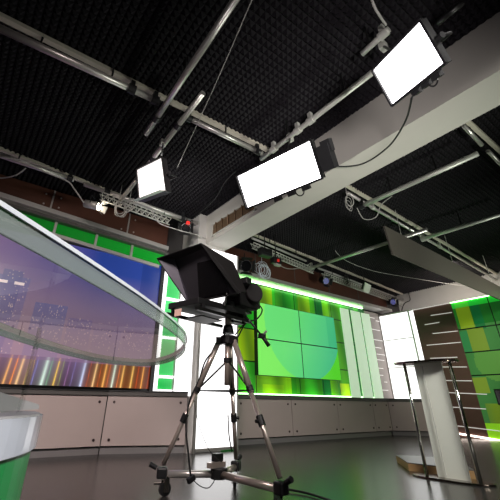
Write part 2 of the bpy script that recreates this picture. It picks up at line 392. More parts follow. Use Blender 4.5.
cs = thing('city_screen', 'wide backlit picture of a dusk city skyline over streaked traffic lights', 'screen', (1, YS, zs0))
picture('picture', [(sx0, YS - .01, zs1), (sx1, YS - .01, zs1), (sx1, YS - .01, zs0), (sx0, YS - .01, zs0)], 420, 200, city, city_m, cs, (0, .03, 0))
MB().box((sx1, YS - .06, zs0), (sx1 + .07, YS + .02, zs1 + .03)).build('screen_frame', M['black'], cs)
MB().box((sx0, YS - .035, zs0 - .03), (sx1 + .07, YS + .02, zs0)).build('screen_frame', M['black'], cs)

# ------------------------------------------------------------------ column light box
lb = thing('column_light_box', 'tall glowing white light box wrapped round the column behind the tripod', 'light box', (3.9, 5.7, 0))
yl = 5.62; xl = ony(194.5, 452, yl).x - .02; xr = ony(236.5, 449, yl).x; zl = ony(214, 249.6, yl).z
MB().box((xl + .02, yl, .06), (xr, yl + .03, zl)).build('front_panel', M['lightbox'], lb)
MB().box((3.275, yl + .03, .8), (3.295, 6.22, zl - .1)).build('side_panel', M['lightbox'], lb)
MB().box((xl + .01, yl - .004, .02), (xr, yl + .03, .06)).build('base_rail', M['alu'], lb)
MB().cyl((xl, yl, 0), (xl, yl, zl), .028).build('corner_post', M['alu_dull'], lb, smooth=True)
MB().box((xr, yl - .01, 0), (xr + .03, yl + .05, zl)).build('edge_post', M['frame'], lb)
MB().box((xr, yl + .05, 0), (xr + .03, YS - .2, 2.9)).build('return_panel', M['green_pane'], lb)

# ------------------------------------------------------------------ low cabinets
def cabinet(xa, ya, xb, yb, label, bolts=(True, True)):
    t = thing('low_cabinet', label, 'cabinet', ((xa + xb) / 2, (ya + yb) / 2, 0), 'low cabinets under the set ledges')
    d = Vector((xb - xa, yb - ya, 0)); L = d.length; d.normalize(); n = Vector((d.y, -d.x, 0))  # outward
    A, B = Vector((xa, ya, 0)), Vector((xb, yb, 0))
    Z = lambda z: Vector((0, 0, z))
    MB().hexa([A + Z(.10) - n * .02, B + Z(.10) - n * .02, B + Z(.10) - n * .2, A + Z(.10) - n * .2], [A + Z(.79) - n * .02, B + Z(.79) - n * .02, B + Z(.79) - n * .2, A + Z(.79) - n * .2]).build('body', M['cabinet_gap'], t)
    MB().hexa([A - n * .05, B - n * .05, B - n * .2, A - n * .2], [A + Z(.09) - n * .05, B + Z(.09) - n * .05, B + Z(.09) - n * .2, A + Z(.09) - n * .2]).build('plinth', M['plinth'], t)
    g = .008
    a, b = A + d * g, B - d * g
    dr = MB().hexa([a + Z(.11), b + Z(.11), b + Z(.11) - n * .018, a + Z(.11) - n * .018], [a + Z(.785), b + Z(.785), b + Z(.785) - n * .018, a + Z(.785) - n * .018]).build('door', M['cabinet'], t)
    for on, P, s in ((bolts[0], a, 1), (bolts[1], b, -1)):
        if on:
            for z in (.19, .70): MB().cyl(P + d * s * .105 + Z(z), P + d * s * .105 + Z(z) + n * .012, .020, n=10).build('door_bolt', M['screw'], dr)
    return t
yc = 6.2
sl = lambda x: yc + (2.1 - x) * .06 if x < 2.1 else yc
for i, (a, b, lab) in enumerate([(-2.2, -.8, 'grey cabinet with bolted door at the far left behind the desk'), (-.8, .65, 'grey bolted cabinet hidden partly behind the white and green desk'), (.65, 2.1, 'wide grey cabinet beside the desk, left of the door seam under the city screen'),
        (2.1, 3.29, 'grey cabinet between the door seam and the glowing column')]):
    cabinet(a, sl(a), b, 5.72 if b > 3 else sl(b), lab)
for a, b, lab in [(4.66, 6.17, 'dim grey cabinet directly right of the glowing column'), (6.17, 7.7, 'dim grey cabinet under the middle of the green display screens'), (7.7, 9.13, 'dim grey cabinet under the frosted panels, third from the glowing column'), (9.13, 9.85, 'narrow dim cabinet in the corner left of the podium')]:
    cabinet(a, yc, b, yc, lab)
cabinet(9.85, 6.2, 10.6, 5.5, 'angled dim cabinet seen just left of the podium post under the corner light box')
# ledges
def ledge(path, label, z0=.79, z1=.85):
    mb = MB(); P = [Vector((x, y, 0)) for x, y in path]; Z = lambda z: Vector((0, 0, z))
    t = thing('set_ledge', label, 'ledge', (P[0] + P[-1]) / 2 + Z(z0))
    fr = P; bk = [Vector((p.x, YS - .03, 0)) for p in P]
    poly = fr + bk[::-1]
    MB().hexa([p + Z(z0) for p in poly], [p + Z(z1) for p in poly]).build('ledge_board', M['ledge'], t)
    e = MB()
    for a, b in zip(P[:-1], P[1:]): e.beam(a + Z(z1 + .008), b + Z(z1 + .008), .03, .016)
    e.build('edge_strip', M['black'], t)
    return t
ledge([(-2.2, sl(-2.2) - .03), (2.1, yc - .03), (3.29, 5.69)], 'long dark grey ledge under the city screen, left of the glowing column')
ledge([(4.66, yc - .03), (9.87, yc - .03), (10.62, 5.47), (10.75, 5.47)], 'long dark ledge under the green display screens, running into the corner')

# ------------------------------------------------------------------ green backdrop and video wall
bd_m = emit_attr('backdrop_picture', .8)
bx_a, bx_b = xr + .03, ony(370, 350, YS).x
zb0, zb1 = .90, ony(257, 284, YS).z - .02
rg = random.Random(3)
stripes = []
xx = bx_a
while xx < bx_b:
    w = rg.uniform(.1, .32); stripes.append((xx, xx + w, rg.choice([(40, 120, 20), (95, 165, 25), (20, 100, 45), (110, 150, 20), (60, 140, 20), (15, 80, 40), (50, 150, 35), (60, 140, 25)]))); xx += w
patch = [(5.65, 6.1, 2.85, 3.5, (135, 160, 15)), (7.05, 7.5, 2.85, 3.5, (125, 155, 15)), (6.2, 7.0, 2.85, 3.5, (30, 120, 35)), (4.8, 5.5, 1.55, 2.25, (150, 185, 15)), (4.8, 5.5, 2.25, 3.5, (35, 175, 40)), (4.8, 5.5, .8, 1.55, (60, 180, 40)), (5.7, 6.35, .8, 1.1, (190, 215, 20)), (5.5, 6.6, .8, 1.3, (120, 175, 20)), (8.4, 8.8, .8, 1.2, (185, 200, 20)), (8.3, 8.75, 1.2, 3.4, (70, 130, 20))]
def backdrop(u, v, p):
    x, z = p.x, p.z; c = srgb(60, 130, 25)
    for a, b, k in stripes:
        if a <= x < b: c = srgb(*k)
    for a, b, z0, z1, k in patch:
        if a <= x < b and z0 <= z < z1: c = mixc(srgb(*k), c, .25)
    c = mixc(c, srgb(10, 60, 20), .35 + .3 * math.sin(x * 9 + z * 2))
    c = tuple(k * 1.0 for k in c)
    if any(abs(x - g) < .012 for g in (5.52, 6.9, 7.75, 8.4, 4.0)) or any(abs(z - g) < .012 for g in (1.55, 2.25, 2.9)): c = (.004, .02, .004)
    return c
bk = thing('green_backdrop', 'yellow and green backlit backdrop of vertical stripes around the display screens', 'backdrop', (7, YS, .84))
picture('backdrop_panel', [(bx_a, YS, zb1), (bx_b, YS, zb1), (bx_b, YS, zb0), (bx_a, YS, zb0)], 300, 90, backdrop, bd_m, bk, (0, .02, 0))
MB().box((xr + .06, YS - .12, zb1 + .0), (bx_b - .2, YS - .07, zb1 + .022)).build('light_strip', M['ledgreen'], bk)
MB().box((xr + .06, YS - .10, .875), (bx_b - .2, YS - .04, .90)).build('light_strip', M['ledgreen'], bk)
MB().box((4.05, YS - .35, zb1 + .045), (X1 - 1.3, YS + .02, zb1 + .13)).build('pelmet', M['frame'], bk)
# fascia right
fr_ = thing('fascia_board', 'dark brown fascia boards above the green display screens', 'fascia', (7.5, YF, 3.6))
za_, zb_ = zb1 + .16, 4.12
xs = [4.05, 5.45, 6.85, 8.25, 9.65, 11.2]
for a, b in zip(xs[:-1], xs[1:]):
    MB().box((a + .012, YF - .05, za_), (b - .012, YF, zb_)).build('board', M['fascia'], fr_)
    MB().box((b - .014, YF - .055, za_), (b + .014, YF, zb_)).build('joint_strip', M['ledge'], fr_)
# video wall: four displays
vy = 6.4
va = onx
V = dict(l=5.41, m=6.84, r=8.24, b=1.25, c=2.04, t=2.87)
vid_m = emit_attr('display_picture', .82)
def vid(u, v, p):
    x, z = p.x, p.z
    c = mixc(srgb(88, 205, 108), srgb(122, 220, 90), (2.9 - z) / 1.6 - (x - 5.4) * .1)
    r = math.hypot(x - 7.0, z - 2.55)
    if r < 1.35:
        c = mixc(srgb(98, 208, 112), srgb(50, 168, 132), max(0, (x - 6.5) * .42 + (2.5 - z) * .15))
    else: c = mixc(srgb(120, 222, 95), srgb(80, 200, 40), (x - 6) / 2)
    if x > 7.9 and z > 2.0: c = mixc(c, srgb(40, 160, 110), .35)
    return c
for (xa, xb, za, zb, lab) in [('l', 'm', 'c', 't', 'upper left'), ('m', 'r', 'c', 't', 'upper right'), ('l', 'm', 'b', 'c', 'lower left'), ('m', 'r', 'b', 'c', 'lower right')]:
    xa, xb, za, zb = V[xa], V[xb], V[za], V[zb]; g = .006
    t = thing('display_screen', lab + ' of the four green display screens joined as a video wall', 'screen', ((xa + xb) / 2, vy, za), 'four display screens of the video wall')
    MB().box((xa + g, vy + .004, za + g), (xb - g, vy + .12, zb - g)).build('housing', M['black'], t)
    g = .012
    picture('picture', [(xa + g, vy, zb - g), (xb - g, vy, zb - g), (xb - g, vy, za + g), (xa + g, vy, za + g)], 70, 40, vid, vid_m, t, (0, .006, 0))
    MB().box(((xa + xb) / 2 - .2, vy + .12, (za + zb) / 2 - .1), ((xa + xb) / 2 + .2, YS - .004, (za + zb) / 2 + .1)).build('wall_bracket', M['darkmetal'], t)
# frosted vertical panels
for (ta, tb, ba, bb, lab) in [(340.4, 348.6, 351.5, 361, 'leftmost frosted white vertical panel beside the display screens'), (350.6, 359.6, 362.8, 372, 'middle frosted white vertical panel of the three'), (360.8, 368.6, 372.6, 382, 'rightmost frosted white vertical panel next to the mauve strip')]:
    Y = 6.36; zt_ = ony(350, 310, Y).z
    a0, a1 = ony(ta, 309, Y).x, ony(tb, 311, Y).x
    tag(MB().box((a0, Y, .865), (a1, Y + .025, zt_)).build('frosted_panel', M['frost']), lab, 'panel', 'three frosted vertical panels')
# mauve strip in the corner
mv = thing('mauve_panel', 'pale mauve corner panel crossed by short light lines, left of the corner light box', 'panel', (10.4, YS, .82))
ma, mb_ = bx_b + .01, XR - .04
MB().box((ma, YS - .02, .82), (mb_, YS + .05, 3.36)).build('panel_face', M['pinkish'], mv)
for (x0, y0, x1, y1) in [(369.5, 317.3, 374, 318), (375.6, 320.8, 380.4, 323), (370, 328.8, 379.6, 331), (371.6, 339.2, 382.8, 341.3), (372.4, 346.9, 381, 348.5), (376.4, 354, 385, 356), (375.6, 359.5, 384, 361), (377, 368, 383, 369), (378, 375, 383, 376), (384, 382, 387, 383), (381, 390, 388, 391)]:
    a, b = ony(x0, y0, YS - .02), ony(x1, y1, YS - .02); b.x = min(b.x, mb_); b.z = a.z
    MB().beam(a - Vector((0, .01, 0)), b - Vector((0, .01, 0)), .014, .018).build('light_line', M['strip'], mv)

# ------------------------------------------------------------------ right set wall
lbx = thing('corner_light_box', 'bright white paned light box in the corner behind the podium', 'light box', (XR, 6.2, .8))
def rx(pts, X=XR): return [onx(x, y, X) for x, y in pts]
yA, yB, yC = onx(382, 350, XR).y, onx(417, 350, XR).y, onx(420.5, 345, XR).y
zT = onx(400, 313, XR).z
yA = min(yA, YS - .03)
MB().box((XR, yB, .7), (XR + .06, yA, zT)).build('light_face', M['lightbox'], lbx)
for z in (onx(400, 339, XR).z, onx(400, 367.5, XR).z): MB().box((XR - .012, yB, z - .012), (XR, yA, z + .012)).build('glazing_bar', M['alu_dull'], lbx)
MB().box((XR - .02, yB - .02, .2), (XR + .06, yB + .03, zT + .02)).build('glazing_bar', M['frame'], lbx)
MB().box((XR - .02, yA - .01, .7), (XR + .06, yA + .02, zT + .02)).build('glazing_bar', M['frame'], lbx)
MB().box((XR - .02, yC, zT), (XR + .06, yA, zT + .04)).build('top_bar', M['frame'], lbx)
MB().box((XR, yC, .2), (XR + .06, yB - .02, zT)).build('narrow_light_face', M['lightbox'], lbx)
# brown panel with light lines
bp = thing('brown_panel', 'tall dark brown wall panel crossed by thin light lines, right of the corner light box', 'panel', (XR, 4.9, 0))
yD = onx(451.2, 306.4, XR).y; yD2 = onx(486, 425, XR).y; yD = (yD + yD2) / 2
MB().box((XR, yD, .0), (XR + .05, yC - .01, zT)).build('panel_face', M['brown'], bp)
for (x0, y0, x1, y1) in [(431, 315.5, 452, 312.5), (425, 324.8, 439.5, 322.4), (433, 333.6, 458, 331), (427, 345.3, 461, 342.3), (430.4, 358.4, 457.5, 357.2), (438, 367, 467, 367), (440, 380.4, 472, 380.9), (443, 392.4, 487, 394.3), (447, 406.8, 486, 409), (455, 425.6, 500, 431)]:
    a, b = onx(x0, y0, XR), onx(x1, y1, XR)
    MB().beam(a - Vector((.012, 0, 0)), b - Vector((.012, 0, 0)), .014, .018).build('light_line', M['strip'], bp)
a, b = onx(440, 430.4, XR), onx(560, 450.5, XR)
tag(MB().beam(a - Vector((.02, 0, 0)), b - Vector((.02, 0, 0)), .03, .035).build('base_light_strip', M['ledwarm']), 'bright warm light strip running along the foot of the right set wall behind the podium', 'light strip')
# green right panel
rg = thing('green_wall_panel', 'green and yellow glossy panel wall at the far right edge', 'panel', (XR, 3, 0))
yE = 0.6
def rgreen(u, v, p):
    y, z = p.y, p.z
    c = mixc(srgb(36, 92, 34), srgb(62, 118, 60), .5 + .5 * math.sin(y * 3.1 + z))
    t = (yD - y)
    if z > 2.62: c = mixc(srgb(30, 110, 30), srgb(20, 80, 30), t / 1.5)
    if .08 < t < .42 and z > 2.55: c = mixc(c, srgb(150, 170, 20), .6)
    if .45 < t < .68 and z > 2.5: c = mixc(c, srgb(10, 95, 50), .8)
    if .2 < t < .6 and 1.95 < z <= 2.55: c = mixc(c, srgb(140, 150, 25), .5)
    if t < .2 and 1.95 < z <= 2.5: c = mixc(c, srgb(40, 120, 70), .7)
    r = math.hypot(y - (yD - .62), z - 1.7)
    if z < 1.95 and r < .45: c = mixc(c, srgb(100, 150, 60), .5)
    if t < .32 and 1.0 < z < 1.35: c = mixc(c, srgb(150, 160, 25), .5)
    if t > .12 and .35 < z < .75: c = mixc(c, srgb(120, 140, 20), .5 * math.exp(-((t - .35) / .25) ** 2) + .2)
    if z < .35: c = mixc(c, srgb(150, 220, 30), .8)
    if z > zT - .16: c = mixc(c, srgb(40, 205, 60), .75)
    if any(abs(z - g) < .012 for g in (2.53, 1.95, 1.4, .86)) or any(abs(t - g) < .012 for g in (.9, 2.1, 3.3)): c = (.003, .01, .003)
    return c
rg_m = emit_attr('green_panel_picture', .5)
picture('panel_face', [(XR, yD, zT), (XR, yE, zT), (XR, yE, .02), (XR, yD, .02)], 150, 100, rgreen, rg_m, rg, (.05, 0, 0))
a, b = onx(417, 312.6, XR), onx(500, 297.4, XR)
MB().box((XR - .03, yE, zT), (XR + .02, yD, zT + .018)).build('top_light_strip', M['ledgreen'], rg)
tag(MB().box((XR - .05, yD + .01, zT + .0), (XR + .05, yC, zT + .014)).build('top_trim_light', M['strip']), 'thin pale lit trim along the top of the brown wall panel', 'trim light')
# monitor at right edge
mo = thing('wall_monitor', 'black monitor edge standing against the green panels at the right frame edge', 'monitor', (9.9, 3.0, .7))
q = [onx(493.4, 389, 9.6), onx(540, 389, 9.6), onx(548, 408, 9.6), onx(498.5, 405.5, 9.6)]
yy0, yy1, z0_, z1_ = onx(495.5, 397, 9.6).y, onx(545, 397, 9.6).y, onx(498, 405, 9.6).z, onx(494, 389, 9.6).z
MB().box((9.6, yy1, z0_), (9.66, yy0, z1_)).build('housing', M['black'], mo, bevel=.01)
MB().box((9.596, yy1 + .03, z0_ + .03), (9.6, yy0 - .03, z1_ - .03)).build('screen', M['screen_off'], mo)
MB().box((9.6, (yy0 + yy1) / 2 - .05, .02), (9.65, (yy0 + yy1) / 2 + .05, z0_ + .02)).build('stand_post', M['darkmetal'], mo)
MB().box((9.45, (yy0 + yy1) / 2 - .25, 0), (9.85, (yy0 + yy1) / 2 + .25, .02)).build('stand_base', M['darkmetal'], mo)

# ------------------------------------------------------------------ ceiling tracks, pipes, trusses
def pipe(name, a, b, r, label, cat='pipe', group=None, m='alu', clamps=(), hangers=(), cm='black'):
    a, b = Vector(a), Vector(b)
    t = thing(name, label, cat, (a + b) / 2 - Vector((0, 0, r)), group)
    MB().cyl(a, b, r, n=18).build('tube', M[m], t, smooth=True)
    d = (b - a).normalized()
    for k in clamps:
        p = a.lerp(b, k); c = MB(); c.cyl(p - d * .045, p + d * .045, r * 1.45, n=12); c.beam(p + Vector((0, 0, r)), p + Vector((0, 0, r + .09)), .05, .05)
        c.build('clamp', M[cm], t)
    for k in hangers:
        p = a.lerp(b, k); MB().cyl(p + Vector((0, 0, r * .9)), (p.x, p.y, ZC - .03), .012, n=8).build('hanger_rod', M['darkmetal'], t)
    return t
G = 'ceiling tracks'
def track(pa, pb, label, w=.07, z=ZC - .045):
    a, b = onz(*pa, z), onz(*pb, z)
    mb = MB(); mb.beam(a, b, w, .05); return tag(mb.build('ceiling_track', M['track']), label, 'track', G)
track((-20, 6.3), (270, 151), 'beige ceiling track crossing the top left foam ceiling above the nearest pipe')
track((-20, 141), (205, 229), 'beige ceiling track above the far left pipe near the brown fascia')
track((346, 185), (505, 279), 'pale ceiling track right of the beam, above the hanging board', .06)
track((250, 233), (402, 294), 'pale ceiling track over the far row of lamps right of the beam', .06)
track((463, 117), (510, 160), 'short pale ceiling track in the upper right corner of the view', .06)
PG = 'ceiling pipes'
z1p = 4.06
pipe('lighting_pipe', onz(-25, 17, z1p), onz(157, 101, z1p), .042, 'thick silver pipe crossing the top left corner below the beige track', group=PG, clamps=(.83, .985), hangers=(.3, .7))
pipe('lighting_pipe', onz(184, 116, z1p), onz(262, 153.5, z1p), .036, 'silver pipe between the two clamps and the big softlight panel', group=PG, clamps=(.05, .93), hangers=(.5,))
pipe('lighting_pipe', onz(-25, 147, z1p), onz(74, 180, z1p), .04, 'silver pipe along the left, under the second beige track', group=PG, clamps=(.95,), hangers=(.4,))
pipe('lighting_pipe', onz(84, 184, z1p), onz(209, 227.5, z1p), .04, 'silver pipe running past the small fresnel lamp towards the column', group=PG, clamps=(.15, .75), hangers=(.5,))
zb_p = 3.93
pipe('lighting_pipe', onz(243, -12, zb_p), onz(146, 134, zb_p), .036, 'long silver pipe coming down from the top centre edge', group=PG, hangers=(.5,), clamps=(.84,))
pipe('lighting_pipe', onz(203, 93, zb_p), onz(121, 200, zb_p), .036, 'silver pipe holding the small square lamp panel', group=PG, clamps=(.22, .5), hangers=(.35,))
pipe('lighting_pipe', onz(261, 159, zb_p), onz(373, 72, zb_p), .034, 'silver pipe behind the two big white lamp panels', group=PG, m='alu_dull', clamps=(.15, .4, .52), hangers=(.3, .8), cm='alu_dull')
pipe('lighting_pipe', onz(362, 54, zb_p), onz(389, 29, zb_p), .03, 'short steel pipe stub above the upper right lamp panel', group=PG, m='alu_dull', clamps=(.8,), hangers=(.3,), cm='alu_dull')
pipe('lighting_pipe', onz(437, 23.5, zb_p), onz(463, 2, zb_p), .03, 'short dark steel pipe right of the upper lamp panel', group=PG, m='darkmetal', hangers=(.5,))
pipe('lighting_pipe', onz(362, 206, zb_p), onz(478, 153.5, zb_p), .04, 'grey pipe right of the beam in the upper right bay', group=PG, m='alu_dull', clamps=(.0,), hangers=(.3, .7))
pipe('lighting_pipe', onz(306, 269.5, zb_p), onz(427, 229.5, zb_p), .042, 'grey pipe running behind the hanging board from the far lamp row', group=PG, m='alu', clamps=(.06,), hangers=(.3, .7), cm='alu_dull')
pipe('lighting_pipe', onz(421, 239.5, zb_p), onz(510, 211.5, zb_p), .04, 'grey pipe leaving the frame at the right above the hanging board', group=PG, m='alu_dull', clamps=(.03,), hangers=(.5,), cm='alu_dull')
pipe('lighting_pipe', onz(347, 192.5, z1p), onz(505, 285, z1p), .028, 'thin pipe hung under the pale track above the hanging board', group=PG, m='alu', clamps=(.1, .45), hangers=(.3, .8), cm='alu_dull')
pipe('lighting_pipe', onz(463, 125, z1p), onz(481.6, 145, z1p), .028, 'short pipe of the upper right corner track, left piece', group=PG, m='alu', hangers=(.5,))
pipe('lighting_pipe', onz(488, 151, z1p), onz(512, 176, z1p), .028, 'short pipe of the upper right corner track, right piece', group=PG, m='alu', hangers=(.5,))
pipe('lighting_pipe', onz(318, 268, z1p), onz(403, 300, z1p), .028, 'bright pipe of the far lamp row, running behind the pale reflector', group=PG, m='frame', hangers=(.3, .8))
pipe('lighting_pipe', onz(252, 238, z1p), onz(306, 261, z1p), .028, 'bright pipe of the far lamp row, nearest to the beam', group=PG, m='frame', hangers=(.3, .8))
def truss(pa, pb, z, label, h=.13, w=.10):
    a, b = onz(*pa, z), onz(*pb, z); t = thing('lighting_truss', label, 'truss', (a + b) / 2 - Vector((0, 0, h)), 'lattice trusses')
    d = (b - a); L = d.length; d.normalize(); s = d.cross(Vector((0, 0, 1))).normalized() * w / 2
    C = [s, -s, Vector((0, 0, -h))]
    for c in C: MB().cyl(a + c, b + c, .012, n=8).build('chord', M['alu_dull'], t, smooth=True)
    web = MB(); n = int(L / .11)
    for i in range(n):
        p = a + d * L * i / n; q_ = a + d * L * (i + .5) / n; r_ = a + d * L * (i + 1) / n
        for c in (s, -s): web.cyl(p + c, q_ + C[2], .006, n=5); web.cyl(q_ + C[2], r_ + c, .006, n=5)
    web.build('lattice', M['alu_dull'], t)
    for k in (.1, .9): p = a.lerp(b, k); MB().cyl(p, (p.x, p.y, ZC - .03), .01, n=6).build('hanger_rod', M['darkmetal'], t)
truss((101, 193), (170, 219), 3.94, 'lattice truss above the brown fascia, right of the fresnel lamp')
truss((252, 243), (313, 269), 3.94, 'lattice truss on the far lamp row just right of the beam')
truss((323, 273), (402, 302), 3.94, 'lattice truss at the far right end of the lamp row')
# hanging board
hb = thing('hanging_board', 'long grey-brown board hung slanting under the right ceiling bay', 'board', (7.5, 2.9, 3.0))
q = [ony(384.4, 225.5, 2.9), ony(393, 254, 2.9), ony(520, 308, 2.9), ony(512, 293, 2.9)]
MB().slab(q, (0, .03, 0)).build('board_face', M['board'], hb)
for k in (.1, .45, .8):
    p = q[0].lerp(q[3], k); MB().cyl(p - Vector((0, -.015, .03)), (p.x, p.y + .015, 4.04), .006, n=6).build('suspension_wire', M['alu_dull'], hb)

# ------------------------------------------------------------------ lamps
def lamp_panel(q, label, face, depth, hang_to, scale, barn=False, handles=True, px_box=False):
    P = para(q, scale); c = sum(P, Vector()) / 4; n = (P[1] - P[0]).cross(P[3] - P[0]).normalized()
    if n.dot(Vector((0, 0, CAMH)) - c) < 0: n = -n
    t = thing('lamp_panel', label, 'lamp', c + Vector((0, 0, -.2)), 'flat lamp panels on the ceiling pipes')
    MB().slab([p for p in P], -n * .006).build('diffuser', M[face], t)
    big = [c + (p - c) * 1.05 - n * .008 for p in P]
    MB().slab(big, -n * depth).build('housing', M['black'], t)
    u = (P[1] - P[0]).normalized(); v = (P[3] - P[0]).normalized(); lu = (P[1] - P[0]).length; lv = (P[3] - P[0]).length
    fr = MB()
    for a, b in ((0, 1), (1, 2), (2, 3), (3, 0)): fr.beam(big[a] + n * .01, big[b] + n * .01, .018, .02, up=n)
    fr.build('rim', M['darkmetal'], t)
    # yoke
    y = MB(); m1 = (big[0] + big[3]) / 2 - n * depth / 2; m2 = (big[1] + big[2]) / 2 - n * depth / 2
    y.tube([m1 - u * .03, m1 - u * .03 - n * (depth / 2 + .07), m2 + u * .03 - n * (depth / 2 + .07), m2 + u * .03], .011, 8); y.build('yoke', M['darkmetal'], t)
    for mm in (m1 - u * .02, m2 + u * .02): MB().cyl(mm - u * .015, mm + u * .03, .022, n=12).build('yoke_knob', M['black'], t)
    h = Vector(hang_to); MB().cyl(c - n * (depth / 2 + .08), h, .013, n=8).build('drop_rod', M['darkmetal'], t)
    k = MB(); k.obox(h, (1, 0, 0), (0, 1, 0), (0, 0, 1), .04, .03, .05); k.build('pipe_clamp', M['alu_dull'], t)
    if handles:
        for kx in (.42, .6, .78):
            p = big[3].lerp(big[2], kx) - n * depth * .5 + v * .02; MB().obox(p, u, v, n, .035, .022, .02).build('control_knob', M['black'], t)
        p = big[3].lerp(big[2], .7) + v * .03 - n * depth * .4; MB().torus(p, n, .04, .006, 16, 6).build('safety_ring', M['darkmetal'], t)
    if px_box:
        MB().obox(m2 + u * .07 + v * .02, u, v, n, .055, lv * .33, .05).build('ballast_box', M['black'], t)
        MB().obox(m2 + u * .10 - v * lv * .2, u, v, n, .04, .05, .035).build('ballast_plug', M['black'], t)
    if barn:
        hgt = .10
        MB().slab([big[3], big[2], big[2] + v * .03 + n * hgt, big[3] + v * .03 + n * hgt], -v * .004).build('barn_door', M['alu_dull'], t)
    return t, P, n
lamp_panel([(238, 176.4), (309, 141.4), (320.5, 178), (248, 207.4)], 'largest glowing white lamp panel, hung low in the centre beside the beam', 'led', .05, onz(290, 138, zb_p), 3.1, px_box=True)
lamp_panel([(374, 70), (420, 22), (444, 63), (393, 104)], 'glowing white lamp panel in the upper right, nearest to the beam top', 'led', .04, onz(383, 46, zb_p), 2.5)
lamp_panel([(137.4, 170), (161.6, 158), (166, 190), (140, 200)], 'small square lamp panel on the pipe left of the centre', 'led_small', .05, onz(163, 143, zb_p), 3.75, barn=True, handles=False)
c = ony(265, 253, 5.4)
db = thing('dimmer_box', 'black dimmer box clamped to the far truss between the beam and the red plug', 'dimmer', c - Vector((0, 0, .1)))
MB().obox(c, (1, 0, 0), (0, 1, 0), (0, 0, 1), .15, .08, .09).build('box', M['black'], db, bevel=.01)
MB().obox(c + Vector((0, -.085, .02)), (1, 0, 0), (0, 1, 0), (0, 0, 1), .10, .006, .04).build('front_plate', M['darkmetal'], db)
MB().cyl(c, Vector((c.x, c.y, ZC - .03)), .012, n=6).build('drop_rod', M['darkmetal'], db)
# fresnel lamp, lit
def fresnel(px, py, z, dirv, label, lit=True, L=.22, R=.085, lens=None, body='darkmetal', group='small spot lamps on the trusses'):
    c = onz(px, py, z); d = Vector(dirv).normalized()
    t = thing('spot_lamp', label, 'lamp', c - Vector((0, 0, R)), group)
    MB().cyl(c - d * L, c, R, n=18).build('housing', M[body], t, smooth=True)
    MB().cyl(c, c + d * .012, R * .85, n=18).build('lens', M[lens or ('lamp' if lit else 'screen_off')], t)
    s = d.cross(Vector((0, 0, 1))).normalized()
    up = s.cross(d).normalized()
    for w, vv in ((s, up), (-s, up), (up, s), (-up, s)):
        a = c + w * R * .95 + d * .02
        MB().slab([a - vv * R * .8, a + vv * R * .8, a + vv * R * 1.0 + d * .07 + w * .05, a - vv * R * 1.0 + d * .07 + w * .05], w * .003).build('barn_door', M[body], t)
    y = MB(); m0 = c - d * L * .5
    y.tube([m0 + s * (R + .02), m0 + s * (R + .02) + Vector((0, 0, R + .08)), m0 - s * (R + .02) + Vector((0, 0, R + .08)), m0 - s * (R + .02)], .008, 6); y.build('yoke', M['darkmetal'], t)
    tz = 4.0; MB().cyl(m0 + Vector((0, 0, R + .08)), (m0.x, m0.y, max(tz, m0.z + R + .12)), .012, n=8).build('drop_rod', M['darkmetal'], t)
    return t
fresnel(99, 206.5, 3.72, (1, -.85, -.35), 'small lit fresnel lamp glaring in front of the brown fascia at the left', True, .27, .07, body='alu_dull')
# dark spot lamps near the column and far row
fresnel(186, 228, 3.78, (-.6, -1, -.5), 'black spot lamp with a red indicator hung left of the column', False, .26, .10, body='black')
c = onz(188, 223, 3.7); tag(MB().obox(c, (1, 0, 0), (0, 1, 0), (0, 0, 1), .03, .02, .03).build('indicator_plug', M['red']), 'small red plug on the black lamp left of the column', 'plug')
fresnel(246, 266, 3.60, (-.5, -1, -.4), 'black spot lamp just right of the column above the camera', False, .36, .15, body='darkmetal')
fresnel(326, 281, 3.74, (-.3, -1, -.5), 'dark blue-lensed spot lamp on the far row, left of the pale reflector', False, .22, .10, lens='blue', body='black')
fresnel(393, 302, 3.74, (-.6, -1, -.3), 'blue-lensed spot lamp at the far right end of the lamp row', False, .22, .10, lens='blue', body='black')
c = ony(367, 288, 5.5)
rf = thing('reflector', 'pale grey square reflector hung on the far lamp row between the blue lamps', 'reflector', c - Vector((0, 0, .12)))
MB().obox(c, (1, .2, 0), (0, -.5, 1), (0, 1, .5), .19, .12, .012).build('reflector_plate', M['bluegrey'], rf)
MB().obox(c + Vector((0, .07, .03)), (1, .2, 0), (0, -.5, 1), (0, 1, .5), .10, .07, .05).build('lamp_body', M['black'], rf)
MB().cyl(c + Vector((0, .05, .08)), Vector((c.x, c.y + .05, ZC - .03)), .01, n=6).build('drop_rod', M['darkmetal'], rf)
c = ony(276, 261, 5.5)
jb = thing('junction_box', 'small dark junction box with a red plug on the far truss', 'junction box', c - Vector((0, 0, .08)))
MB().obox(c, (1, 0, 0), (0, 1, 0), (0, 0, 1), .12, .06, .07).build('box', M['black'], jb)
MB().obox(c + Vector((.0, -.07, -.01)), (1, 0, 0), (0, 1, 0), (0, 0, 1), .025, .02, .03).build('red_plug', M['red'], jb)
MB().obox(c + Vector((.02, -.02, -.1)), (1, 0, 0), (0, 1, 0), (0, 0, 1), .08, .04, .02).build('white_socket', M['cable_white'], jb)
MB().cyl(c, Vector((c.x, c.y, ZC - .03)), .012, n=6).build('drop_rod', M['darkmetal'], jb)

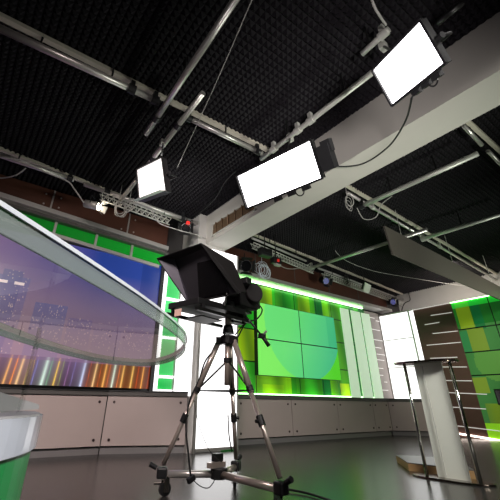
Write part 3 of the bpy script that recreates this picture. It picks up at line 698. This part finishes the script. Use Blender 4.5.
# ------------------------------------------------------------------ cables
def smooth_path(P, n=8):
    P = [Vector(p) for p in P]; out = []
    for i in range(len(P) - 1):
        p0, p1, p2, p3 = P[max(i - 1, 0)], P[i], P[i + 1], P[min(i + 2, len(P) - 1)]
        for k in range(n):
            t = k / n; out.append(.5 * ((2 * p1) + (p2 - p0) * t + (2 * p0 - 5 * p1 + 4 * p2 - p3) * t * t + (3 * p1 - p0 - 3 * p2 + p3) * t ** 3))
    return out + [P[-1]]
def cable(pts, r, m, label, group=None, name='cable'):
    mb = MB(); mb.tube(smooth_path(pts), r, 7); return tag(mb.build(name, M[m], smooth=True), label, 'cable', group)
cable([onz(412, 97, 3.25), onz(405, 122, 3.3), onz(388, 147, 3.42), onz(362, 164, 3.5), onz(334, 166, 3.5), onz(328, 158, 3.5)], .010, 'cable', 'black cable drooping from the upper right lamp panel across the beam')
cable([onz(254, -5, 4.0), onz(215, 85, 3.95), onz(177, 168, 3.8)], .005, 'cable_white', 'thin straight wire falling from the top edge past the long silver pipe')
cable([onz(370, -5, 3.9), onz(376, 10, 3.8), onz(386, 25, 3.9)], .012, 'cable_white', 'pale looped cable at the top edge above the upper lamp panel')
cable([onz(-10, 156, 3.97), onz(20, 160, 3.97), onz(45, 172, 3.97), onz(67, 181, 3.97), onz(75, 190, 3.9), onz(84, 203, 3.75)], .012, 'cable_white', 'pale cable strapped along the left pipe down to the fresnel lamp')
cable([onz(-10, 176, 3.9), onz(2, 178, 3.9), onz(16, 175, 3.9), onz(26, 168, 4.0)], .010, 'cable_white', 'pale cable loop at the left edge below the pipe')
def coil(px, py, z, R, ax, n, m, label):
    c = onz(px, py, z); mb = MB(); rr = random.Random(int(px)); ax = Vector(ax).normalized(); x = ax.cross(Vector((0, 0, 1))).normalized()
    for i in range(n):
        o = Vector((rr.uniform(-.09, .09), rr.uniform(-.06, .06), rr.uniform(-.03, .05))); ra, rb = R * rr.uniform(.5, .9), R * rr.uniform(.85, 1.3); ph = rr.uniform(0, 6)
        P = []
        for k in range(25):
            a = 2 * math.pi * k / 24; w = 1 + .12 * math.sin(2 * a + ph)
            P.append(c + o + x * math.cos(a) * ra * w + ax * .035 * math.sin(a + ph) + Vector((0, 0, math.sin(a) * rb * w - .02)))
        mb.tube(P, .0065, 6)
    mb.tube([c + Vector((0, 0, R * .8)), Vector((c.x, c.y, ZC - .02))], .006, 6)
    return tag(mb.build('cable_coil', M[m], smooth=True), label, 'cable', 'coiled cables on the ceiling pipes')
coil(118, 207, 3.78, .13, (.3, 1, 0), 4, 'cable_white', 'pale coiled cable hanging right of the fresnel lamp')
coil(129, 204, 3.85, .10, (.5, 1, 0), 3, 'cable_white', 'smaller coiled cable under the pipe joint right of the fresnel lamp')
cable([onz(133, 200, 3.85), onz(150, 207, 3.8), onz(158, 222, 3.7), onz(175, 229, 3.65), onz(200, 236, 3.7), onz(214, 242, 3.75)], .009, 'cable_white', 'pale cable sagging from the coils to the black lamp and column')
coil(348, 202, 3.87, .10, (.4, 1, .2), 4, 'cable_white', 'tangled grey cable at the beam end of the right track')
cable([onz(357, 208, 3.9), onz(364, 219, 3.75), onz(376, 217, 3.78), onz(381, 205, 3.95), onz(392, 196, 3.95)], .009, 'cable_white', 'thin grey cable looping under the right pipe next to the beam')
cable([Vector((ony(335, 258, 5.2).x, 5.2, ZC - .03)), ony(345, 260, 5.2), ony(370, 270, 5.1), ony(400, 276, 5.0), ony(450, 284, 4.4), ony(466, 286, 4.0)], .007, 'cable_white', 'thin wire curving across the dark ceiling behind the hanging board')
coil(262, 270, 3.62, .15, (.7, 1, 0), 8, 'cloth_white', 'bluish white bundled cable hanging right of the black spot lamp')
cable([Vector((ony(410, 300, 6.2).x, 6.2, ZC - .02)), ony(410, 300, 6.2), ony(405, 303, 6.2), ony(402, 309, 6.2), ony(402, 316, 6.2)], .014, 'cable', 'black cable hooking down onto the corner light box')
cable([onz(270, 258, 3.85), onz(285, 268, 3.8), onz(300, 268, 3.82), onz(311, 263, 3.9)], .009, 'cable_white', 'pale cable draped along the far truss right of the beam')
coil(346.5, 280, 3.85, .09, (.4, 1, 0), 3, 'cable', 'dark coiled cable on the far row next to the pale reflector')
cable([onz(236, 171, 3.75), onz(225, 182, 3.85), onz(214, 200, 3.95), onz(196, 216, 4.0)], .007, 'cable', 'thin dark cable from the big lamp panel back to the column')

# ------------------------------------------------------------------ desk and glass table top
ZG = .925; TH = .046
near = [(-150, 158), (-60, 201), (0, 233), (50, 260), (100, 288), (150, 317), (181, 339)]
far = [(186, 351), (174, 361), (150, 366.5), (120, 365), (90, 361), (45, 350), (0, 336), (-50, 322)]
raw = [onz(*p, ZG) for p in near] + [onz(*p, ZG) for p in far]
raw = raw + [Vector((-.75, 1.0, ZG)), Vector((-.65, .45, ZG))]
def closed(P, n=6):
    out = []; N = len(P)
    for i in range(N):
        p0, p1, p2, p3 = P[i - 1], P[i], P[(i + 1) % N], P[(i + 2) % N]
        for k in range(n):
            t = k / n; out.append(.5 * ((2 * p1) + (p2 - p0) * t + (2 * p0 - 5 * p1 + 4 * p2 - p3) * t * t + (3 * p1 - p0 - 3 * p2 + p3) * t ** 3))
    return out
loop = closed(raw)
for _ in range(6): loop = [(loop[i - 1] + loop[i] * 2 + loop[(i + 1) % len(loop)]) / 4 for i in range(len(loop))]
desk = thing('anchor_desk', 'white and green curved desk with a large glass top at the lower left', 'desk', (.1, 1.2, 0))
n = len(loop); ctr = sum(loop, Vector()) / n
gl = MB(); inner = [ctr + (p - ctr) * .985 for p in loop]
gl.add([p + Vector((0, 0, .012)) for p in inner], [list(range(n))])
gl.build('glass_top', M['glass'], desk)
rm = MB(); Z = lambda z: Vector((0, 0, z))
vs = [p for p in loop] + [p + Z(TH) for p in loop] + [p + Z(TH) for p in inner] + [p for p in inner]
fs = []
for i in range(n):
    j = (i + 1) % n
    for a in range(4): b = (a + 1) % 4; fs.append([a * n + i, a * n + j, b * n + j, b * n + i])
rm.add(vs, fs); ro = rm.build('glass_rim', M['rim'], desk, bevel=.013)
et = MB(); o2 = [ctr + (p - ctr) * 1.012 for p in loop]; vs = [p + Z(z) for z in (TH * .80, TH * .98) for p in o2] + [p + Z(z) for z in (TH * .98, TH * .80) for p in loop]  # pale strip modelled as the bright streak a lamp would leave
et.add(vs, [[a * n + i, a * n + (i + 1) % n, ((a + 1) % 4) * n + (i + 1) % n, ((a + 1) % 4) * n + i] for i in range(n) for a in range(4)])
tag(et.build('edge_strip', M['edge'], desk), 'pale strip for the highlight along the rim')
# desk body: drum
bc = Vector((-.33, 1.10, 0)); BR = .0
def desk_outline():
    # right silhouette near pixel x=40, front towards the camera
    P = []
    for k in range(96):
        a = 2 * math.pi * k / 96; P.append(Vector((math.cos(a) * .9, math.sin(a) * .9, 0)))
    return P
tR = onz(40.5, 409, .645)
dR = Vector((tR.x, tR.y, 0)).normalized()
dist = 1.55; R_ = .9
nrm = Vector((-dR.y, dR.x, 0))
cen = dR * dist + nrm * R_
out = [cen + p for p in desk_outline()]
bd_ = MB().hexa([p + Z(.0) for p in out], [p + Z(.568) for p in out]); bd_.build('green_base', M['green_desk'], desk)
wo = [cen + (p - cen) * 1.015 for p in out]
MB().hexa([p + Z(.568) for p in wo], [p + Z(.658) for p in wo]).build('white_band', M['white_desk'], desk)
MB().hexa([cen + (p - cen) * 1.0 + Z(.658) for p in out], [cen + (p - cen) * 1.0 + Z(.664) for p in out]).build('desk_surface', M['desk_top'], desk)
pn = Vector((dR.x, dR.y, 0)); pp0 = dR * (dist + .12)
MB().slab([onp(x, y, tuple(pp0), tuple(pn)) for x, y in [(-70, 383), (0, 392), (39, 404.5), (39, 409), (-70, 417)]], pn * .015).build('rear_upstand', M['desk_top'], desk)
fp = cen - nrm * (R_ * .93)
MB().obox(fp + Z((.664 + ZG) / 2), dR, nrm, (0, 0, 1), .10, .005, (ZG - .664) / 2 + .006).build('glass_support', M['glass_leg'], desk)
fp = cen + nrm * (R_ * .5)
MB().obox(fp + Z((.664 + ZG) / 2), dR, nrm, (0, 0, 1), .10, .005, (ZG - .664) / 2 + .006).build('glass_support', M['glass_leg'], desk)

# ------------------------------------------------------------------ podium and platform
pd = thing('podium', 'slim lectern with frosted panel between two chrome posts on the right', 'podium', (4.62, 2.3, 0))
pc = Vector((4.62, 2.32, 0)); pu = Vector((.05, -.53, 0)).normalized(); pw = Vector((-pu.y, pu.x, 0))
def oblong(c, hu, hw, z0, z1, k=2.6):
    P = []
    for i in range(40):
        a = 2 * math.pi * i / 40; ca, sa = math.cos(a), math.sin(a)
        P.append(c + pu * hu * math.copysign(abs(ca) ** (2 / k), ca) + pw * hw * math.copysign(abs(sa) ** (2 / k), sa))
    return MB().hexa([p + Z(z0) for p in P], [p + Z(z1) for p in P])
oblong(pc, .40, .15, 0, .018).build('base_plate', M['bronze'], pd, smooth=False, bevel=.004)
oblong(pc, .36, .17, 1.155, 1.18, 3).build('top_plate', M['bronze'], pd, bevel=.004)
for s, p in ((0, onz(427.5, 477.5, .01)), (1, onz(481.5, 485.5, .01))):
    p = Vector((p.x, p.y, 0)); MB().cyl(p + Z(.018), p + Z(1.155), .018, n=14).build('post', M['chrome'], pd, smooth=True)
p0, p1 = onx(413.8, 364, 4.60), onx(443, 364, 4.60); p2, p3 = onx(469, 482, 4.60), onx(438, 476.5, 4.60)
ya_, yb_ = (p0.y + p3.y) / 2, (p1.y + p2.y) / 2
cpn = MB(); N = 10; fr_p = []; bk_p = []
for i in range(N + 1):
    t = i / N; y = lerp(ya_, yb_, t); x = 4.60 - .006 * math.sin(math.pi * t); fr_p.append(Vector((x, y, 0))); bk_p.append(Vector((x + .012, y, 0)))
poly = fr_p + bk_p[::-1]
vs = [p + Z(.018) for p in poly] + [p + Z(1.155) for p in poly]; L_ = len(poly)
cpn.add(vs, [[i, (i + 1) % L_, L_ + (i + 1) % L_, L_ + i] for i in range(L_)])
cpn.build('frosted_panel', M['frost_pod'], pd, smooth=False)
MB().beam(onx(422, 366, 4.565), onx(446.5, 477, 4.565), .007, .006, (0, 1, 0)).build('panel_line', M['alu_dull'], pd)  # strip on the front face where the rear post shows through
pp = onx(447, 478, 4.66); MB().cyl((4.66, pp.y, .018), (4.66, pp.y, 1.155), .014, n=12).build('rear_post', M['darkmetal'], pd, smooth=True)
wp = thing('wooden_platform', 'low plywood platform lying on the floor behind the podium', 'platform', (5.1, 2.8, 0))
A_, B_, C_, D_ = onz(397, 462, 0), Vector((4.80, 2.90, 0)), Vector((4.90, 2.2, 0)), Vector((5.75, 2.75, 0))
MB().hexa([p for p in (A_, B_, C_, D_)], [p + Z(.075) for p in (A_, B_, C_, D_)]).build('platform_side', M['wood'], wp)
MB().hexa([p + Z(.075) for p in (A_, B_, C_, D_)], [p + Z(.085) for p in (A_, B_, C_, D_)]).build('platform_top', M['ledge'], wp)

# ------------------------------------------------------------------ tripod with dolly
tp = thing('tripod', 'aluminium camera tripod with black pan head, standing on a three-wheeled dolly', 'tripod', (2.13, 3.0, 0))
Tc = Vector((2.13, 2.97, 0))
hubs = [onz(162, 471, .17), onz(281, 487, .17), onz(236, 465, .17)]
hubs[0] = Vector((1.68, 3.18, 0)); hubs[0] = onz(162, 472, .17); 
mid = onz(219, 474, .15)
spider = Tc + Z(1.27)
MB().cyl(spider - Z(.05), spider + Z(.03), .075, n=20).build('spider', M['black'], tp, smooth=False, bevel=.01)
MB().cyl(spider + Z(.05), spider + Z(.13), .06, .045, n=20).build('bowl', M['black'], tp)
MB().cyl(spider - Z(.42), spider - Z(.02), .032, n=16).build('centre_column', M['leg'], tp, smooth=True)
MB().cyl(spider - Z(.22), spider - Z(.18), .042, n=16).build('column_collar', M['black'], tp)
MB().cyl(spider + Z(.12), spider + Z(.30), .035, n=16).build('head_column', M['leg'], tp, smooth=True)
legs = []
for i, h in enumerate(hubs):
    d = Vector((h.x - Tc.x, h.y - Tc.y, 0)).normalized(); s = spider + d * .09 - Z(.02); e = h + Z(.04)
    k = MB().obox(s, d, d.cross(Vector((0, 0, 1))), (0, 0, 1), .028, .034, .034).build('leg_bracket', M['black'], tp)
    dd = (e - s)
    lg = MB().cyl(s, s + dd * .45, .027, n=14).build('leg', M['leg'], tp, smooth=True)
    MB().cyl(s + dd * .43, s + dd * .99, .020, n=14).build('lower_tube', M['leg'], lg, smooth=True)
    MB().cyl(s + dd * .40, s + dd * .44, .031, n=14).build('leg_collar', M['black'], lg)
    MB().cyl(s + dd * .615, s + dd * .68, .030, n=14).build('leg_lock', M['black'], lg)
    kn = s + dd * .65; MB().cyl(kn, kn + d.cross(Vector((0, 0, 1))) * .055, .014, n=10).build('lock_lever', M['black'], lg)
    legs.append((s, dd))
ring = [s + dd * .43 for s, dd in legs]
for i in range(3):
    MB().cyl(ring[i], ring[(i + 1) % 3], .006, n=6).build('spreader_wire', M['darkmetal'], tp)
    MB().cyl(spider - Z(.2), ring[i], .009, n=8).build('brace', M['darkmetal'], tp, smooth=True)
# dolly
dl = tp
MB().cyl(mid - Z(.035), mid + Z(.045), .075, n=18).build('centre_hub', M['black'], dl, bevel=.008)
MB().obox(mid + Vector((-.03, 0, .07)), (1, .2, 0), (-.2, 1, 0), (0, 0, 1), .09, .03, .02).build('locking_pad', M['leg'], dl)
MB().obox(mid + Vector((.0, .03, .12)), (1, .2, 0), (-.2, 1, 0), (0, 0, 1), .045, .03, .03).build('locking_knob', M['black'], dl)
for i, h in enumerate(hubs):
    h0 = Vector((h.x, h.y, .165)); d = (Vector((h.x, h.y, 0)) - Vector((mid.x, mid.y, 0))).normalized(); sd = d.cross(Vector((0, 0, 1)))
    MB().cyl(mid, h0 - d * .05 - Z(.01), .028, n=14).build('arm', M['alu' if i == 0 else 'leg'], dl, smooth=True)
    MB().obox(h0, d, sd, (0, 0, 1), .045, .042, .042).build('foot_cup', M['black'], dl, bevel=.015)
    kn = h0 + d * .05 + Z(.035); MB().cyl(kn, kn + d * .06 + Z(.03), .018, .022, n=12).build('clamp_knob', M['black'], dl)
    MB().cyl(h0 - Z(.02) - d * .035, h0 - Z(.04) - d * .035, .03, n=14).build('swivel', M['chrome'], dl)
    w = Vector((h.x, h.y, 0)) - d * .035; ax = (d * .5 + sd).normalized()
    whl = MB().cyl(w + Z(.052) - ax * .014, w + Z(.052) + ax * .014, .052, n=24).build('wheel', M['black'], dl)
    MB().cyl(w + Z(.052) - ax * .02, w + Z(.052) + ax * .02, .024, n=12).build('wheel_hub', M['chrome'], whl)
    f_ = MB()
    for sg in (-1, 1): f_.obox(w + Z(.082) + ax * sg * .026, ax.cross(Vector((0, 0, 1))), (0, 0, 1), ax, .024, .05, .003)
    f_.obox(w + Z(.128), ax.cross(Vector((0, 0, 1))), ax, (0, 0, 1), .025, .028, .005)
    f_.build('fork', M['chrome'], dl)
    MB().obox(w + d * .06 + Z(.09), d, sd, (0, 0, 1), .035, .015, .006).build('brake_pedal', M['chrome'], dl)
# cables on the tripod
def tpath(pts): return [onp(x, y, (Tc.x, Tc.y, 0), (Tc.x, Tc.y, 0)) for x, y in pts]
cable(tpath([(232, 318), (220, 343), (206, 360), (199, 380), (190, 400), (186, 425), (188, 450), (190, 470), (191, 476)]), .008, 'cable', 'black cable running down the left tripod leg to a plug')
c = tpath([(191, 479)])[0]; tag(MB().obox(c, (1, 0, .5), (0, 1, 0), (-.5, 0, 1), .035, .02, .022).build('cable_plug', M['black'], bevel=.005), 'black plug dangling by the dolly left arm', 'plug')
cable(tpath([(191, 478), (200, 486), (208, 488), (213, 483), (215, 478)]), .004, 'cable', 'thin black cable loop between the plug and the dolly hub')
cable(tpath([(194, 400), (199, 425), (208, 448), (216, 458), (222, 462)]), .003, 'cable', 'thin wire from the left leg down to the dolly hub')
cable(tpath([(228, 415), (229, 435), (232, 452)]), .006, 'cable', 'black cable strapped to the rear tripod leg')
cable([onz(286, 489, .02), onz(310, 494, .015), onz(340, 504, .015)], .010, 'cable', 'dark cable lying on the floor from the right dolly wheel')

# ------------------------------------------------------------------ camera rig and teleprompter
u3 = Vector((.27, -.963, 0)); v3 = Vector((.963, .27, 0))   # u: right of the rig in view, v: towards the camera body
def uvp(x, y, b):
    p0 = Tc + v3 * b; return onp(x, y, (p0.x, p0.y, 0), (v3.x, v3.y, 0))
def U(a, b, z): return Tc + u3 * a + v3 * b + Z(z)
tele = thing('teleprompter', 'black teleprompter with a wide folded hood mounted in front of the camera', 'teleprompter', U(0, -.3, 1.5))
A1, B1 = uvp(157, 258.6, -.50), uvp(201, 243.4, -.50)
C1, D1 = uvp(188.4, 303.4, -.22), uvp(237, 293, -.22)
# rear frame of the hood
Eb = uvp(233, 262.5, 0.02); Fb = uvp(246, 292, 0.02)
def panel(name, pts, m, par, th=.006, inn=None):
    pts = [Vector(p) for p in pts]; nn = (pts[1] - pts[0]).cross(pts[2] - pts[0]).normalized()
    return MB().slab(pts, nn * th).build(name, m, par)
bi, ci = uvp(173, 255, -.38), uvp(190, 301, -.14)
Bi, Di = B1 + v3 * .10 - Z(.01), D1 + v3 * .06 + Z(.01)
panel('hood_top', [A1, B1, Eb, bi], M['blackcloth'], tele)
panel('hood_side', [B1, D1, Fb, Eb], M['blackcloth'], tele)
panel('hood_side', [A1, bi, ci, C1], M['hoodin'], tele)
panel('hood_bottom', [C1, ci, Fb, D1], M['blackcloth'], tele)
panel('hood_front', [bi, Bi, Di, ci], M['hoodcloth'], tele)
e = MB()
for a, b in ((A1, B1), (B1, D1), (D1, C1), (C1, A1)): e.tube([a, b], .006, 6)
e.build('hood_edge', M['black'], tele)
nn = (Bi - bi).cross(ci - bi).normalized()
if nn.dot(v3) > 0: nn = -nn
pl0 = bi + nn * .012
panel('prompter_glass', [onp(x, y, tuple(pl0), tuple(nn)) for x, y in [(197, 263), (214, 259), (229, 291), (199, 299)]], M['prompter_glass'], tele)
# monitor tray
zt0 = min(C1.z, D1.z)
tl, tr = uvp(175, 309, -.50), uvp(236, 297, -.05)
tray = [U(-.30, -.56, 1.50), U(.10, -.56, 1.50), U(.16, .08, 1.50), U(-.24, .08, 1.50)]
MB().slab(tray, Z(.055)).build('monitor', M['black'], tele, bevel=.004)
for a in (-.29, .10):
    MB().beam(U(a, -.58, 1.45), U(a + .04, .2, 1.45), .03, .03).build('rail', M['darkmetal'], tele)
    MB().beam(U(a, -.5, 1.46), U(a, -.5, 1.51), .03, .03).build('rail_spacer', M['black'], tele)
MB().slab([U(-.25, -.40, 1.425), U(.0, -.40, 1.425), U(.0, -.1, 1.425), U(-.25, -.1, 1.425)], Z(.012)).build('base_plate', M['black'], tele)
c = uvp(178, 312.5, -.585); MB().obox(c, u3, (0, 0, 1), v3, .042, .032, .003).build('paper_tag', M['tag'], tele)
for a in (-.3, .14): MB().cyl(U(a, -.24, 1.53), U(a, -.20, 1.66), .012, n=8).build('hood_strut', M['darkmetal'], tele)
# pan head
hd = tp
MB().cyl(spider + Z(.27), spider + Z(.37), .07, .06, n=18).build('head_base', M['black'], hd, bevel=.006)
MB().obox(U(0, .02, 1.27 + .41), u3, v3, (0, 0, 1), .045, .09, .05).build('tilt_block', M['black'], hd, bevel=.01) if False else MB().obox(U(.03, .1, 1.49), u3, v3, (0, 0, 1), .06, .09, .06).build('tilt_block', M['black'], hd, bevel=.01)
MB().cyl(U(.1, .1, 1.49), U(.14, .1, 1.49), .035, n=14).build('tilt_knob', M['darkmetal'], hd)
MB().obox(U(.0, .15, 1.585), u3, v3, (0, 0, 1), .05, .2, .012).build('slide_plate', M['black'], hd)
hp = [onp(242, 312, tuple(U(.12, .1, 0)), (Tc.x, Tc.y, 0)), onp(252, 325, tuple(U(.14, .1, 0)), (Tc.x, Tc.y, 0)), onp(262, 336, tuple(U(.16, .1, 0)), (Tc.x, Tc.y, 0)), onp(269, 346, tuple(U(.18, .1, 0)), (Tc.x, Tc.y, 0))]
MB().tube([hp[0], hp[2]], .010, 8).build('pan_bar', M['darkmetal'], hd, smooth=True)
MB().tube([hp[2], hp[3]], [.018, .021], 10).build('grip', M['black'], hd, smooth=True)
MB().obox(hp[2], (1, 0, 0), (0, 1, 0), (0, 0, 1), .03, .03, .022).build('zoom_control', M['black'], hd, bevel=.006)
MB().cyl(hp[2], hp[2] + Vector((.02, -.05, .045)), .012, n=8).build('rocker', M['alu_dull'], hd)
MB().tube([hp[0], onp(243, 325, tuple(U(.14, .1, 0)), (Tc.x, Tc.y, 0)), onp(235, 335, tuple(U(.1, .1, 0)), (Tc.x, Tc.y, 0))], .007, 6).build('second_bar', M['darkmetal'], hd)
# camera body
cb = thing('broadcast_camera', 'dark broadcast camera body behind the teleprompter hood', 'camera', U(.05, .3, 1.6))
MB().obox(U(.02, .22, 1.74), u3, v3, (0, 0, 1), .10, .17, .13).build('camera_body', M['blackcloth'], cb, bevel=.02)
MB().cyl(U(.02, .07, 1.74), U(.02, -.02, 1.74), .065, .07, n=20).build('lens_barrel', M['darkmetal'], cb, smooth=True)
MB().cyl(U(.10, .26, 1.76), U(.19, .22, 1.76), .115, .10, n=24).build('side_drum', M['blackcloth'], cb, bevel=.01)
MB().obox(U(.02, .26, 1.90), u3, v3, (0, 0, 1), .02, .12, .015).build('top_handle', M['black'], cb, bevel=.008)
MB().obox(U(.02, .42, 1.74), u3, v3, (0, 0, 1), .06, .06, .09).build('battery', M['darkmetal'], cb, bevel=.008)
MB().obox(U(.14, .10, 1.86), u3, v3, (0, 0, 1), .06, .045, .035).build('viewfinder', M['black'], cb, bevel=.008)
MB().tube(smooth_path([U(.12, .3, 1.70), U(.2, .33, 1.6), U(.15, .3, 1.5), U(.08, .2, 1.45), U(.05, .1, 1.3)]), .008, 6).build('camera_cable', M['cable'], cb)
